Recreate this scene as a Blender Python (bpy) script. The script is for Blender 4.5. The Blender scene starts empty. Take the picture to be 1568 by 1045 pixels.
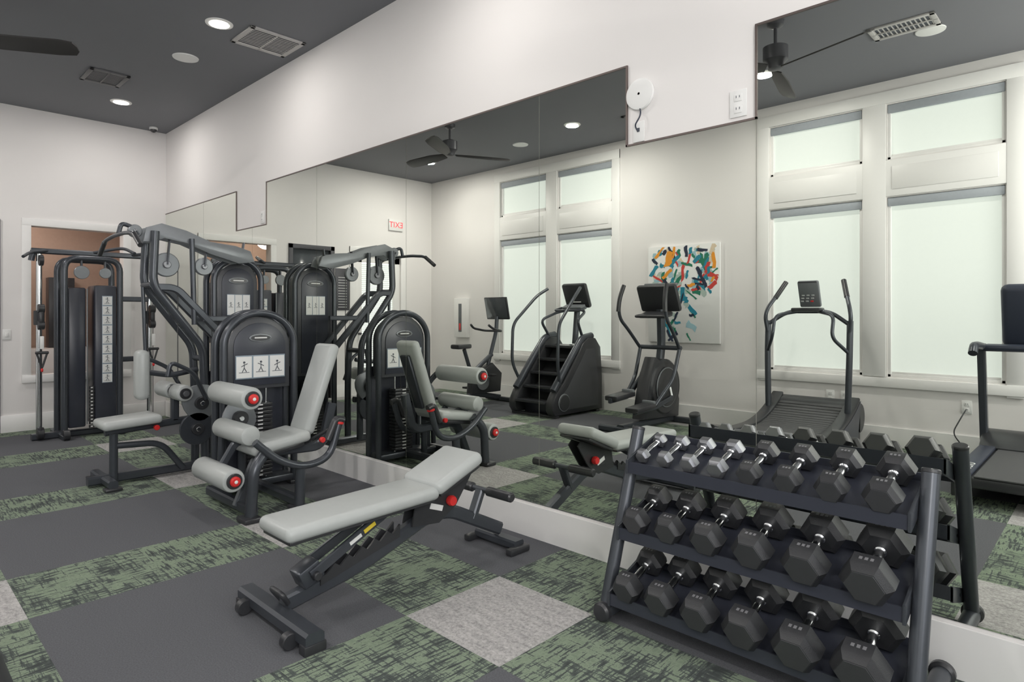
import bpy, bmesh, math, random
from mathutils import Vector, Matrix, Euler
random.seed(7)
R=math.radians
sc=bpy.context.scene
sc.view_settings.view_transform='Standard'
sc.view_settings.exposure=.24
COL=sc.collection

# ------------------------------------------------------------ materials
def mat(name,col,rough=.5,metal=0,var=.06,scale=30,bump=0.0,bscale=200,emit=None,estr=0,coat=0):
    m=bpy.data.materials.new(name); m.use_nodes=True
    nt=m.node_tree; b=nt.nodes['Principled BSDF']
    b.inputs['Roughness'].default_value=rough; b.inputs['Metallic'].default_value=metal
    tc=nt.nodes.new('ShaderNodeTexCoord')
    n=nt.nodes.new('ShaderNodeTexNoise'); n.inputs['Scale'].default_value=scale
    nt.links.new(tc.outputs['Object'],n.inputs['Vector'])
    mx=nt.nodes.new('ShaderNodeMix'); mx.data_type='RGBA'
    mx.inputs[6].default_value=(*[c*(1-var) for c in col],1)
    mx.inputs[7].default_value=(*[min(1,c*(1+var)) for c in col],1)
    nt.links.new(n.outputs['Fac'],mx.inputs[0]); nt.links.new(mx.outputs[2],b.inputs['Base Color'])
    if bump>0:
        n2=nt.nodes.new('ShaderNodeTexNoise'); n2.inputs['Scale'].default_value=bscale
        nt.links.new(tc.outputs['Object'],n2.inputs['Vector'])
        bp=nt.nodes.new('ShaderNodeBump'); bp.inputs['Strength'].default_value=bump; bp.inputs['Distance'].default_value=.002
        nt.links.new(n2.outputs['Fac'],bp.inputs['Height']); nt.links.new(bp.outputs['Normal'],b.inputs['Normal'])
    if emit:
        b.inputs['Emission Color'].default_value=(*emit,1); b.inputs['Emission Strength'].default_value=estr
    if coat: b.inputs['Coat Weight'].default_value=coat
    return m
WALL=mat('wall_paint',(.83,.805,.795),.65,var=.012,scale=3,bump=.1,bscale=90)
CEIL=mat('ceiling_paint',(.19,.193,.213),.8,var=.02,scale=3)
TRIM=mat('trim_paint',(.86,.85,.84),.4,var=.01)
STEEL=mat('powder_steel',(.068,.075,.088),.28,.35,var=.08)
BLACK=mat('black_plastic',(.036,.037,.041),.32,var=.1)
SHELL=mat('shell_grey',(.065,.068,.076),.28,var=.06)
SHROUD=mat('shroud_navy',(.040,.044,.060),.30,var=.05)
GREYP=mat('grey_plate',(.22,.235,.25),.35,.3)
RUBBER=mat('rubber_hex',(.028,.029,.032),.36,var=.15,bump=.3,bscale=300)
RUBFACE=mat('rubber_hex_face',(.046,.047,.052),.34,var=.1)  # lighter than the hex rubber: reflected light put into the colour
CHROME=mat('chrome',(.75,.76,.78),.18,1,var=.02)
SILVER=mat('cast_silver',(.22,.225,.24),.35,.7)
VINYL=mat('grey_vinyl',(.45,.47,.465),.34,var=.03,bump=.1,bscale=400)
LABEL=mat('weight_marking',(.17,.17,.18),.5)
RED=mat('red_plastic',(.70,.03,.03),.35)
WHITE=mat('white_plastic',(.82,.82,.81),.4,var=.01)
PLAC=mat('placard_blue_grey',(.28,.34,.40),.4)
INK=mat('ink',(.08,.09,.11),.5)
YEL=mat('yellow_label',(.8,.6,.05),.5)
JCH=mat('mirror_channel',(.16,.13,.12),.4,.5)
GREYF=mat('fan_hub',(.08,.08,.09),.4,.3)
BLADE=mat('fan_blade',(.038,.036,.036),.5)
SCREEN=mat('screen',(.02,.022,.025),.12)
GREEN_LCD=mat('lcd',(.10,.14,.12),.3,emit=(.2,.6,.4),estr=.25)
TAN=mat('tan_wall',(.46,.33,.26),.7)
VENT=mat('vent_metal',(.50,.485,.475),.5)
VENTD=mat('vent_dark',(.14,.14,.145),.5)
LAMPE=mat('lamp_lens',(1,.95,.85),.5,emit=(1,.94,.84),estr=9)
SHADE=mat('roller_shade',(.48,.50,.48),.9,var=.02,emit=(.92,.98,.93),estr=.50)  # daylight behind the shades and blinds is put in as emission
VAL=mat('shade_valance',(.38,.41,.45),.6)
EXITR=mat('exit_red',(.8,.08,.1),.5,emit=(1,.1,.12),estr=.5)
NAVY=mat('navy',(.035,.042,.065),.45)
GLASSD=mat('dark_glass',(.10,.11,.12),.08)
SLAT=mat('belt_rubber',(.075,.076,.08),.6)
def mirror_mat():
    m=bpy.data.materials.new('mirror_glass'); m.use_nodes=True
    b=m.node_tree.nodes['Principled BSDF']; b.inputs['Metallic'].default_value=1
    b.inputs['Roughness'].default_value=0.0; b.inputs['Base Color'].default_value=(.825,.85,.79,1)
    return m
MIR=mirror_mat()
def carpet_mat():
    m=bpy.data.materials.new('carpet_tiles'); m.use_nodes=True
    nt=m.node_tree; b=nt.nodes['Principled BSDF']; b.inputs['Roughness'].default_value=.95
    b.inputs['Specular IOR Level'].default_value=.1
    N=nt.nodes.new; L=nt.links.new
    tc=N('ShaderNodeTexCoord'); sp=N('ShaderNodeSeparateXYZ'); L(tc.outputs['Object'],sp.inputs[0])
    def M(op,a,bb=None,c=None):
        n=N('ShaderNodeMath'); n.operation=op
        for i,v in enumerate((a,bb,c)):
            if v is None: continue
            if isinstance(v,(int,float)): n.inputs[i].default_value=v
            else: L(v,n.inputs[i])
        return n.outputs[0]
    u=M('DIVIDE',M('ADD',sp.outputs[0],2.385),.61); v=M('DIVIDE',M('SUBTRACT',sp.outputs[1],1.765),.61)
    sx=M('LESS_THAN',M('FRACT',M('DIVIDE',u,3)),1/3); sy=M('LESS_THAN',M('FRACT',M('DIVIDE',v,3)),1/3)
    both=M('MULTIPLY',sx,sy); any_=M('MAXIMUM',sx,sy)
    def noise(sc3,scale,det=3,rough=.6):
        mp=N('ShaderNodeMapping'); mp.inputs['Scale'].default_value=sc3; L(tc.outputs['Object'],mp.inputs[0])
        n=N('ShaderNodeTexNoise'); n.inputs['Scale'].default_value=scale; n.inputs['Detail'].default_value=det; n.inputs['Roughness'].default_value=rough
        L(mp.outputs[0],n.inputs['Vector']); return n.outputs['Fac']
    def ramp(f,pts):
        r=N('ShaderNodeValToRGB'); e=r.color_ramp.elements
        e[0].position=pts[0][0]; e[0].color=(*pts[0][1],1); e[1].position=pts[-1][0]; e[1].color=(*pts[-1][1],1)
        for p,c in pts[1:-1]:
            x=e.new(p); x.color=(*c,1)
        L(f,r.inputs[0]); return r.outputs[0]
    def mix(f,a,c):
        x=N('ShaderNodeMix'); x.data_type='RGBA'; L(f,x.inputs[0]); L(a,x.inputs[6]); L(c,x.inputs[7]); return x.outputs[2]
    a=noise((5,46,1),1.5,4); c=noise((48,6,1),1.5,4); big=noise((1,1,1),4.5,2); fine=noise((1,1,1),150,3)
    par=M('LESS_THAN',M('FRACT',M('MULTIPLY',M('ADD',M('FLOOR',u),M('FLOOR',v)),.5)),.25)
    dirn=M('ADD',M('MULTIPLY',par,a),M('MULTIPLY',M('SUBTRACT',1,par),c))
    s=M('ADD',M('ADD',M('ADD',M('MULTIPLY',M('MAXIMUM',a,c),.42),M('MULTIPLY',dirn,.25)),M('MULTIPLY',big,.25)),M('MULTIPLY',fine,.08))
    green=ramp(s,[(.43,(.195,.245,.18)),(.505,(.25,.305,.225)),(.522,(.105,.125,.112)),(.60,(.062,.069,.069))])
    w=noise((1,1,1),60,6,.8); w2=noise((1,3,1),9,3)
    white=ramp(M('ADD',M('MULTIPLY',w,.75),M('MULTIPLY',w2,.25)),[(.38,(.25,.245,.245)),(.5,(.42,.407,.403)),(.62,(.56,.545,.54))])
    g=noise((1,1,1),160,2); grey=ramp(g,[(.3,(.100,.102,.112)),(.7,(.142,.145,.158))])
    col=mix(both,mix(any_,grey,green),white)
    L(col,b.inputs['Base Color'])
    bp=N('ShaderNodeBump'); bp.inputs['Strength'].default_value=.5; bp.inputs['Distance'].default_value=.003
    L(noise((1,1,1),260,2),bp.inputs['Height']); L(bp.outputs[0],b.inputs['Normal'])
    return m
CARPET=carpet_mat()

# ------------------------------------------------------------ geometry kit
class Part:
    def __init__(s,name,mat): s.name=name; s.mat=mat; s.v=[]; s.f=[]
    def _bm(s,bm,M=None):
        o=len(s.v); bm.verts.ensure_lookup_table()
        for i,v in enumerate(bm.verts): v.index=i
        s.v+=[(M@v.co if M else v.co.copy()) for v in bm.verts]
        s.f+=[[o+v.index for v in f.verts] for f in bm.faces]; bm.free()
    def box(s,c,sz,rot=(0,0,0),bev=.004,seg=2):
        bm=bmesh.new(); bmesh.ops.create_cube(bm,size=1)
        for v in bm.verts: v.co=Vector((v.co.x*sz[0],v.co.y*sz[1],v.co.z*sz[2]))
        bev=min(bev,min(sz)*.45)
        if bev>0: bmesh.ops.bevel(bm,geom=bm.edges[:],offset=bev,segments=seg,profile=.5,affect='EDGES')
        M=Matrix.Translation(c)@Euler([R(a) for a in rot]).to_matrix().to_4x4()
        s._bm(bm,M); return s
    def b2(s,a,b,bev=.003):
        c=[(a[i]+b[i])/2 for i in range(3)]; z=[abs(a[i]-b[i]) for i in range(3)]
        return s.box(c,z,bev=bev)
    def lathe(s,p0,p1,rings,n=24,ang=0):
        p0=Vector(p0); p1=Vector(p1); d=(p1-p0).normalized()
        a=Vector((0,0,1)) if abs(d.z)<.9 else Vector((1,0,0))
        e1=d.cross(a).normalized(); e2=d.cross(e1).normalized(); o=len(s.v)
        for t,r in rings:
            for i in range(n):
                th=2*math.pi*i/n+ang; s.v.append(p0+d*t+(e1*math.cos(th)+e2*math.sin(th))*r)
        k=len(rings)
        for j in range(k-1):
            for i in range(n):
                i2=(i+1)%n; s.f.append([o+j*n+i,o+j*n+i2,o+(j+1)*n+i2,o+(j+1)*n+i])
        s.f.append([o+i for i in range(n)][::-1]); s.f.append([o+(k-1)*n+i for i in range(n)]); return s
    def cyl(s,p0,p1,r,n=24,bev=.004,r2=None,ang=0):
        L=(Vector(p1)-Vector(p0)).length; r2=r if r2 is None else r2; bev=min(bev,L*.4,r*.5)
        return s.lathe(p0,p1,[(0,r-bev),(bev,r),(L-bev,r2),(L,r2-bev)],n,ang)
    def tube(s,pts,r=.025,fil=.06,n=12,sec=None):
        P=[Vector(p) for p in pts]; Q=[P[0]]
        for i in range(1,len(P)-1):
            a=P[i-1]-P[i]; b=P[i+1]-P[i]; fl=min(fil,a.length*.48,b.length*.48)
            A=P[i]+a.normalized()*fl; B=P[i]+b.normalized()*fl
            for k in range(7):
                t=k/6; Q.append(A*(1-t)**2+P[i]*2*t*(1-t)+B*t*t)
        Q.append(P[-1])
        if sec: w,h=sec; c=min(w,h)*.2; S=[(w/2-c,-h/2),(w/2,-h/2+c),(w/2,h/2-c),(w/2-c,h/2),(-w/2+c,h/2),(-w/2,h/2-c),(-w/2,-h/2+c),(-w/2+c,-h/2)]
        else: S=[(r*math.cos(2*math.pi*i/n),r*math.sin(2*math.pi*i/n)) for i in range(n)]
        n=len(S); o=len(s.v); nm=None
        for i,q in enumerate(Q):
            if i==0: t=Q[1]-Q[0]
            elif i==len(Q)-1: t=Q[-1]-Q[-2]
            else: t=(Q[i+1]-Q[i]).normalized()+(Q[i]-Q[i-1]).normalized()
            t.normalize()
            if nm is None:
                up=Vector((0,0,1)) if abs(t.z)<.95 else Vector((0,1,0))
                nm=(up-t*up.dot(t)).normalized()
            else: nm=(nm-t*nm.dot(t)).normalized()
            bn=t.cross(nm)
            for a,b in S: s.v.append(q+bn*a+nm*b)
        for j in range(len(Q)-1):
            for i in range(n):
                i2=(i+1)%n; s.f.append([o+j*n+i,o+j*n+i2,o+(j+1)*n+i2,o+(j+1)*n+i])
        s.f.append([o+i for i in range(n)][::-1]); s.f.append([o+(len(Q)-1)*n+i for i in range(n)]); return s
    def bar(s,p0,p1,w,h): return s.tube([p0,p1],sec=(w,h))
    def prism(s,prof,x0,x1,ax='x',bev=0):
        bm=bmesh.new()
        def mk(a,b,x): return {'x':(x,a,b),'y':(a,x,b),'z':(a,b,x)}[ax]
        A=[bm.verts.new(mk(a,b,x0)) for a,b in prof]; B=[bm.verts.new(mk(a,b,x1)) for a,b in prof]
        f1=bm.faces.new(A); f2=bm.faces.new(B[::-1]); k=len(prof)
        for i in range(k): bm.faces.new([A[i],B[i],B[(i+1)%k],A[(i+1)%k]])
        bmesh.ops.recalc_face_normals(bm,faces=bm.faces[:])
        if bev>0:
            e=list(set(f1.edges[:]+f2.edges[:])); bmesh.ops.bevel(bm,geom=e,offset=bev,segments=2,profile=.5,affect='EDGES')
        s._bm(bm); return s
    def roller(s,p0,p1,r=.075):
        L=(Vector(p1)-Vector(p0)).length; b=.02
        return s.lathe(p0,p1,[(0,r-b),(b*.3,r-b*.3),(b,r),(L-b,r),(L-b*.3,r-b*.3),(L,r-b)],28)
def mkmesh(name,v,f,mats,midx=None):
    me=bpy.data.meshes.new(name); me.from_pydata([tuple(x) for x in v],[],f)
    for m in mats: me.materials.append(m)
    bm=bmesh.new(); bm.from_mesh(me)
    if midx:
        for i,fc in enumerate(bm.faces): fc.material_index=midx[i]
    bmesh.ops.recalc_face_normals(bm,faces=bm.faces[:]); bm.to_mesh(me); bm.free()
    for p in me.polygons: p.use_smooth=True
    me.set_sharp_from_angle(angle=R(35)); return me
class Grp:
    def __init__(s,name,o=(0,0,0),rz=0,world=False):
        s.name=name; s.M=Matrix.Translation(o)@Matrix.Rotation(R(rz),4,'Z'); s.inv=s.M.inverted() if world else None; s.P={}
    def p(s,name,m):
        k=(name,m.name)
        if k not in s.P: s.P[k]=Part(name,m)
        return s.P[k]
    def done(s,join=False):
        if join:
            v=[];f=[];mi=[];ms=[]
            for pt in s.P.values():
                o=len(v); v+=[s.inv@x for x in pt.v] if s.inv else pt.v
                if pt.mat not in ms: ms.append(pt.mat)
                k=ms.index(pt.mat)
                for q in pt.f: f.append([o+i for i in q]); mi.append(k)
            ob=bpy.data.objects.new(s.name,mkmesh(s.name,v,f,ms,mi)); COL.objects.link(ob); ob.matrix_world=s.M; return ob
        e=bpy.data.objects.new(s.name,None); e.empty_display_size=.1; COL.objects.link(e); e.matrix_world=s.M
        for pt in s.P.values():
            if not pt.v: continue
            v=[s.inv@x for x in pt.v] if s.inv else pt.v
            ob=bpy.data.objects.new(pt.name,mkmesh(pt.name,v,pt.f,[pt.mat])); COL.objects.link(ob); ob.parent=e
        return e
def text(parent,body,loc,rot,size,m):
    c=bpy.data.curves.new('lettering','FONT'); c.body=body; c.size=size; c.extrude=.0008; c.align_x='CENTER'; c.align_y='CENTER'
    c.materials.append(m); o=bpy.data.objects.new('lettering',c); COL.objects.link(o); o.parent=parent
    o.location=loc; o.rotation_euler=[R(a) for a in rot]; return o

# ------------------------------------------------------------ room shell
XB,XR=-9.41,2.6; YM,YO=2.936,-1.69; HC=3.854; T=.15
def simple(name,m,a,b):
    g=Grp(name); g.p(name,m).b2(a,b,bev=0); return g.done(join=True)
simple('floor',CARPET,(XB-T,YO-T,-.1),(XR+T,YM+T,0))
simple('ceiling',CEIL,(XB-T,YO-T,HC),(XR+T,YM+T,HC+.1))
simple('wall_mirror_side',WALL,(XB-T,YM,0),(XR+T,YM+T,HC))
def wall(name,ax,c0,c1,a0,a1,holes):
    g=Grp(name); p=g.p(name,WALL)
    As=sorted(set([a0,a1]+[h[0] for h in holes]+[h[1] for h in holes])); Zs=sorted(set([0,HC]+[h[2] for h in holes]+[h[3] for h in holes]))
    for i in range(len(As)-1):
        for j in range(len(Zs)-1):
            am=(As[i]+As[i+1])/2; zm=(Zs[j]+Zs[j+1])/2
            if any(h[0]<am<h[1] and h[2]<zm<h[3] for h in holes): continue
            if ax=='y': p.b2((As[i],c0,Zs[j]),(As[i+1],c1,Zs[j+1]),bev=0)
            else: p.b2((c0,As[i],Zs[j]),(c1,As[i+1],Zs[j+1]),bev=0)
    return g.done(join=True)
pairs=[(-7.55,-5.29),(-3.02,-.80),(.55,2.3)]
holes=[]
for a,b in pairs:
    m=(a+b)/2
    for x0,x1 in ((a,m-.12),(m+.12,b)):
        holes+= [(x0,x1,3.02,3.60),(x0,x1,.73,2.62)]
wall('wall_window_side','y',YO-T,YO,XB,XR,holes)
bh=[(1.45,2.42,.66,2.45),(-.98,-.05,.05,2.42),(.36,1.16,.0,2.5)]
wall('wall_back','x',XB-T,XB,YO-T,YM+T,bh)
wall('wall_right','x',XR,XR+T,YO-T,YM+T,[(-1.2,2.4,.8,3.2)])  # opening added out of view so sky light enters
n=0
for a,b in pairs:
    n+=1; m=(a+b)/2; g=Grp('window_%d'%n,(m,YO,0),world=True)
    tr=g.p('casing',TRIM); t0=YO+.001; t1=YO+.022
    tr.b2((a-.14,t0,.60),(a-.01,t1,3.74)); tr.b2((b+.01,t0,.60),(b+.14,t1,3.74)); tr.b2((m-.11,t0,.73),(m+.11,t1,3.61))
    tr.b2((a-.14,t0,3.61),(b+.14,t1+.003,3.74)); tr.b2((a-.15,t0,.62),(b+.15,t1+.008,.72))
    tr.b2((a-.01,t0,2.63),(b+.01,t1-.003,3.01))
    for x0,x1 in ((a,m-.12),(m+.12,b)):
        tr.b2((x0+.05,t1-.003,2.70),(x1-.05,t1+.004,2.94))
        for z0,z1 in ((3.02,3.60),(.73,2.62)):
            fr=g.p('sash',TRIM)
            fr.b2((x0,YO-.1,z0),(x0+.03,YO-.02,z1)); fr.b2((x1-.03,YO-.1,z0),(x1,YO-.02,z1)); fr.b2((x0,YO-.1,z0),(x1,YO-.02,z0+.03)); fr.b2((x0,YO-.1,z1-.03),(x1,YO-.02,z1))
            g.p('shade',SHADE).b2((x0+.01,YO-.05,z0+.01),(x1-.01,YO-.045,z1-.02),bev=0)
            g.p('shade_hem',TRIM).b2((x0+.035,YO-.044,z0+.03),(x1-.035,YO-.036,z0+.055))
            g.p('valance',VAL).b2((x0+.005,YO-.04,z1-.09),(x1-.005,YO-.003,z1-.005))
    g.done()
g=Grp('window_4',(XR,0.6,0),world=True); f=g.p('frame',TRIM)  # unseen window, added to bring daylight into the room
for y in (-1.2,0,1.2,2.34): f.b2((XR+.02,y,.8),(XR+.1,y+.06,3.2))
f.b2((XR+.02,-1.2,.8),(XR+.1,2.4,.87)); f.b2((XR+.02,-1.2,3.13),(XR+.1,2.4,3.2)); f.b2((XR+.02,-1.2,2.4),(XR+.1,2.4,2.46))
g.done()
g=Grp('window_5',(XB,1.93,0),world=True); f=g.p('frame',TRIM)
f.b2((XB,1.36,.57),(XB+.02,1.45,2.54)); f.b2((XB,2.42,.57),(XB+.02,2.51,2.54)); f.b2((XB,1.36,2.45),(XB+.022,2.51,2.54)); f.b2((XB,1.36,.57),(XB+.03,2.51,.66))
g.done()
g=Grp('adjoining_room',(XB-.8,1.9,0),world=True); w=g.p('walls',TAN)
w.b2((XB-1.6,.4,0),(XB-1.55,3.2,3)); w.b2((XB-1.6,.4,0),(XB-T-.01,.45,3)); w.b2((XB-1.6,3.15,0),(XB-T-.01,3.2,3)); w.b2((XB-1.6,.4,2.95),(XB-T-.01,3.2,3)); w.b2((XB-1.6,.4,-.05),(XB-T-.01,3.2,0))
c=g.p('cabinet',BLACK); c.b2((XB-1.5,1.85,.9),(XB-1.3,2.15,1.9)); g.p('counter',TRIM).b2((XB-1.52,.8,.0),(XB-1.0,3.0,.92))
g.done()
l=bpy.data.lights.new('adjoining_fill','POINT'); l.energy=17; l.color=(1,.95,.90); l.shadow_soft_size=.15  # unseen lamp, added to brighten the adjoining room
o=bpy.data.objects.new('adjoining_fill',l); o.location=(XB-.7,1.2,2.6); COL.objects.link(o)
g=Grp('door_1',(XB,.76,0),world=True); f=g.p('frame',GREYF)
f.b2((XB-.1,.36,0),(XB+.02,.43,2.5)); f.b2((XB-.1,1.09,0),(XB+.02,1.16,2.5)); f.b2((XB-.1,.36,2.43),(XB+.02,1.16,2.5)); f.b2((XB-.1,.36,2.1),(XB,1.16,2.16))
f.b2((XB-.08,.43,0),(XB-.03,.55,2.1)); f.b2((XB-.08,.97,0),(XB-.03,1.09,2.1)); f.b2((XB-.08,.43,0),(XB-.03,1.09,.25))
g.p('glass',GLASSD).b2((XB-.06,.43,.2),(XB-.05,1.09,2.43)); g.done()
g=Grp('door_2',(XB,-.5,0),world=True); f=g.p('frame',TRIM)
f.b2((XB+.0005,-1.1,0),(XB+.02,-.98,2.54)); f.b2((XB+.0005,-.05,0),(XB+.02,.07,2.54)); f.b2((XB+.0005,-1.1,2.42),(XB+.022,.07,2.54))
f.b2((XB-.08,-.98,.05),(XB-.03,-.84,2.42)); f.b2((XB-.08,-.19,.05),(XB-.03,-.05,2.42)); f.b2((XB-.08,-.98,.05),(XB-.03,-.05,.3)); f.b2((XB-.08,-.98,2.28),(XB-.03,-.05,2.42))
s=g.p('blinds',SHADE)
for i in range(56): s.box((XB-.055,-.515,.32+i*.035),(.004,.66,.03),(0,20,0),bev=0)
g.p('handle',GREYF).cyl((XB-.03,-.13,1.05),(XB+.04,-.13,1.05),.02)
g.done()
g=Grp('rules_sign',(XB+.01,.2,1.7),world=True); g.p('board',GREYF).b2((XB+.001,.08,1.45),(XB+.012,.34,2.15))
for i in range(12): g.p('lines',WHITE).b2((XB+.012,.13,1.5+i*.045),(XB+.0135,.29,1.508+i*.045),bev=0)
g.done()
g=Grp('exit_sign',(XB+.02,-.86,2.98)); g.p('housing',WHITE).box((0,0,0),(.03,.30,.20)); e=g.done(); text(e,'EXIT',(.018,0,0),(90,0,90),.145,EXITR)
g=Grp('light_switch',(XB+.006,1.22,1.15)); g.p('plate',WHITE).box((0,0,0),(.008,.08,.12)); g.p('toggle',WHITE).box((.008,0,0),(.01,.03,.05)); g.done()
simple('baseboard_mirror_side',TRIM,(XB+.001,YM-.014,0),(XR-.001,YM-.001,.20))
simple('baseboard_window_side',TRIM,(XB+.02,YO+.001,0),(XR-.001,YO+.018,.2))
g=Grp('baseboard_back'); q=g.p('b',TRIM)
for a,b in ((YO+.02,-1.1),(.07,.36),(1.16,YM-.016)): q.b2((XB+.001,a,0),(XB+.018,b,.2),bev=.003)
g.done(join=True)
simple('baseboard_right',TRIM,(XR-.018,YO+.02,0),(XR-.001,YM-.016,.2))
# ------------------------------------------------------------ mirrors
zb,zt,zc=.217,2.747,2.311; y0=YM-.0065; y1=YM-.0005
seams=[-9.40,-8.04,-6.68,-5.318,-3.958,-2.595,-1.237,.12,1.48,2.55]
for a,b in zip(seams[:-1],seams[1:]):
    a+=.0015; b-=.0015; g=Grp('wall_mirror',((a+b)/2,YM,0),world=True)
    if a<-7.086<b: pr=[(a,zb),(b,zb),(b,zc),(-7.086,zc),(-7.086,zt),(a,zt)]
    elif a<-6.344<b: pr=[(a,zb),(b,zb),(b,zt),(-6.344,zt),(-6.344,zc),(a,zc)]
    elif a<-1.955<b: pr=[(a,zb),(b,zb),(b,zc),(-1.955,zc),(-1.955,zt),(a,zt)]
    else: pr=[(a,zb),(b,zb),(b,zt),(a,zt)]
    g.p('mirror',MIR).prism(pr,y0,y1,'y'); g.done(join=True)
g=Grp('trim_1'); q=g.p('t',JCH); yy0=YM-.011; yy1=YM-.0002
def hz(x0,x1,z): q.b2((x0,yy0,z),(x1,yy1,z+.010),bev=0)
def vt(x,z0,z1): q.b2((x-.005,yy0,z0),(x+.005,yy1,z1),bev=0)
hz(-9.4,-7.081,zt); vt(-7.086,zc,zt); hz(-7.09,-6.34,zc); vt(-6.344,zc,zt); hz(-6.349,-1.95,zt); vt(-1.955,zc,zt); hz(-1.96,-1.232,zc); vt(-1.237,zc,zt); hz(-1.242,2.55,zt)
g.done(join=True)
def outlet(x,y,z,face):
    g=Grp('wall_outlet',(x,y,z)); s=face
    g.p('plate',WHITE).box((0,.004*s,0),(.085,.007,.13))
    for dz in (.028,-.028):
        g.p('socket',WHITE).box((0,.008*s,dz),(.04,.004,.036))
        for dx in (-.008,.008): g.p('slots',INK).box((dx,.0105*s,dz+.004),(.003,.001,.011),bev=0)
    g.done()
outlet(-1.325,YM,2.405,-1); outlet(-6.44,YM,2.40,-1)
for x in (-2.35,-2.2,-1.1,-.0): outlet(x,YO,.48,1)
g=Grp('wifi_access_point',(-1.87,YM,2.58)); g.p('body',WHITE).lathe((0,-.001,0),(0,-1,0),[(0,.084),(.010,.086),(.016,.082),(.019,.07),(.021,.03)],48)
g.p('logo',GREYP).lathe((0,-.021,0),(0,-1,0),[(0,.008),(.001,.007)],16)
g.p('cable',NAVY).tube([(.0,-.01,-.07),(.02,-.03,-.12),(-.02,-.03,-.17),(-.01,-.01,-.2)],.004)
g.p('plate',WHITE).box((-.01,-.004,-.2),(.07,.007,.11)); g.p('jack',INK).box((-.01,-.009,-.19),(.015,.003,.02),bev=0); g.done()

# ------------------------------------------------------------ ceiling items
def can(x,y,e=20):
    g=Grp('recessed_light',(x,y,HC)); g.p('ring',WHITE).lathe((0,0,0),(0,0,-1),[(0,.11),(.006,.108),(.008,.09)],40)
    g.p('lens',LAMPE).cyl((0,0,-.007),(0,0,-.012),.078,bev=.001); em=g.done()
    l=bpy.data.lights.new('can_lamp','AREA'); l.shape='DISK'; l.size=.16; l.energy=e; l.color=(1,.965,.925)
    o=bpy.data.objects.new('can_lamp',l); COL.objects.link(o); o.parent=em; o.location=(0,0,-.02)
for x,x2,e in ((-8.36,-8.1,32),(-5.5,-5.15,29),(-2.9,-2.65,20),(-.3,-.1,14),(2.0,2.1,16)):
    can(x,2.13,9); can(x2,-.60,e)
for x,y in ((-6.465,2.19),(-6.3,-.84),(-1.2,-.6)):
    g=Grp('ceiling_speaker',(x,y,HC)); g.p('grille',WHITE).lathe((0,0,0),(0,0,-1),[(0,.115),(.008,.112),(.011,.1),(.012,.02)],40); g.done()
def vent(x,y,sx,sy,m):
    g=Grp('ceiling_vent',(x,y,HC)); f=g.p('frame',m)
    for s in (-1,1): f.box((s*(sx/2-.02),0,-.008),(.04,sy,.016)); f.box((0,s*(sy/2-.02),-.008),(sx,.04,.016))
    f.box((0,0,-.009),(sx,.014,.014)); g.p('duct_shade',INK).box((0,0,-.002),(sx-.03,sy-.03,.003),bev=0)  # flat dark sheet painted in for the shade behind the louvers
    k=int(sx/.036)
    for i in range(k): g.p('louvers',m).box((-sx/2+.045+i*(sx-.09)/(k-1),0,-.009),(.011,sy-.05,.002),(0,0,0),bev=0)
    g.done()
vent(-5.545,2.58,.44,.5,VENT); vent(-7.6,1.79,.44,.36,VENTD); vent(-1.35,-.35,.5,.3,VENT); vent(-4.3,-.9,.4,.3,VENTD)
g=Grp('security_camera',(-9.2,2.72,HC)); g.p('base',WHITE).cyl((0,0,0),(0,0,-.03),.05); g.p('dome',BLACK).lathe((0,0,-.03),(0,0,-1),[(0,.04),(.02,.036),(.035,.02),(.04,.005)],24); g.done()
def fan(x,y,a0):
    g=Grp('ceiling_fan',(x,y,HC)); h=g.p('motor',GREYF)
    h.lathe((0,0,0),(0,0,-1),[(0,.07),(.04,.065),(.06,.03)]); h.cyl((0,0,-.05),(0,0,-.22),.014)
    h.lathe((0,0,-.20),(0,0,-1),[(0,.05),(.02,.1),(.13,.1),(.16,.07),(.20,.06),(.21,.03)],32)
    for k in range(3):
        M=Matrix.Rotation(R(a0+120*k),4,'Z'); q=g.p('blade_%d'%(k+1),BLADE); t=Part('t',BLADE)
        t.prism([(.08,-.045),(.3,-.078),(.72,-.078),(.81,-.062),(.83,-.02),(.83,.03),(.80,.068),(.68,.078),(.3,.068),(.08,.04)],-.006,.006,'z',bev=.002)
        Mt=M@Matrix.Translation((0,0,-.395))@Matrix.Rotation(R(-24),4,'X'); o=len(q.v); q.v+=[Mt@v for v in t.v]; q.f+=[[o+i for i in f] for f in t.f]
    g.done()
fan(-6.3,.5,57); fan(-2.1,.5,17)

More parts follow.
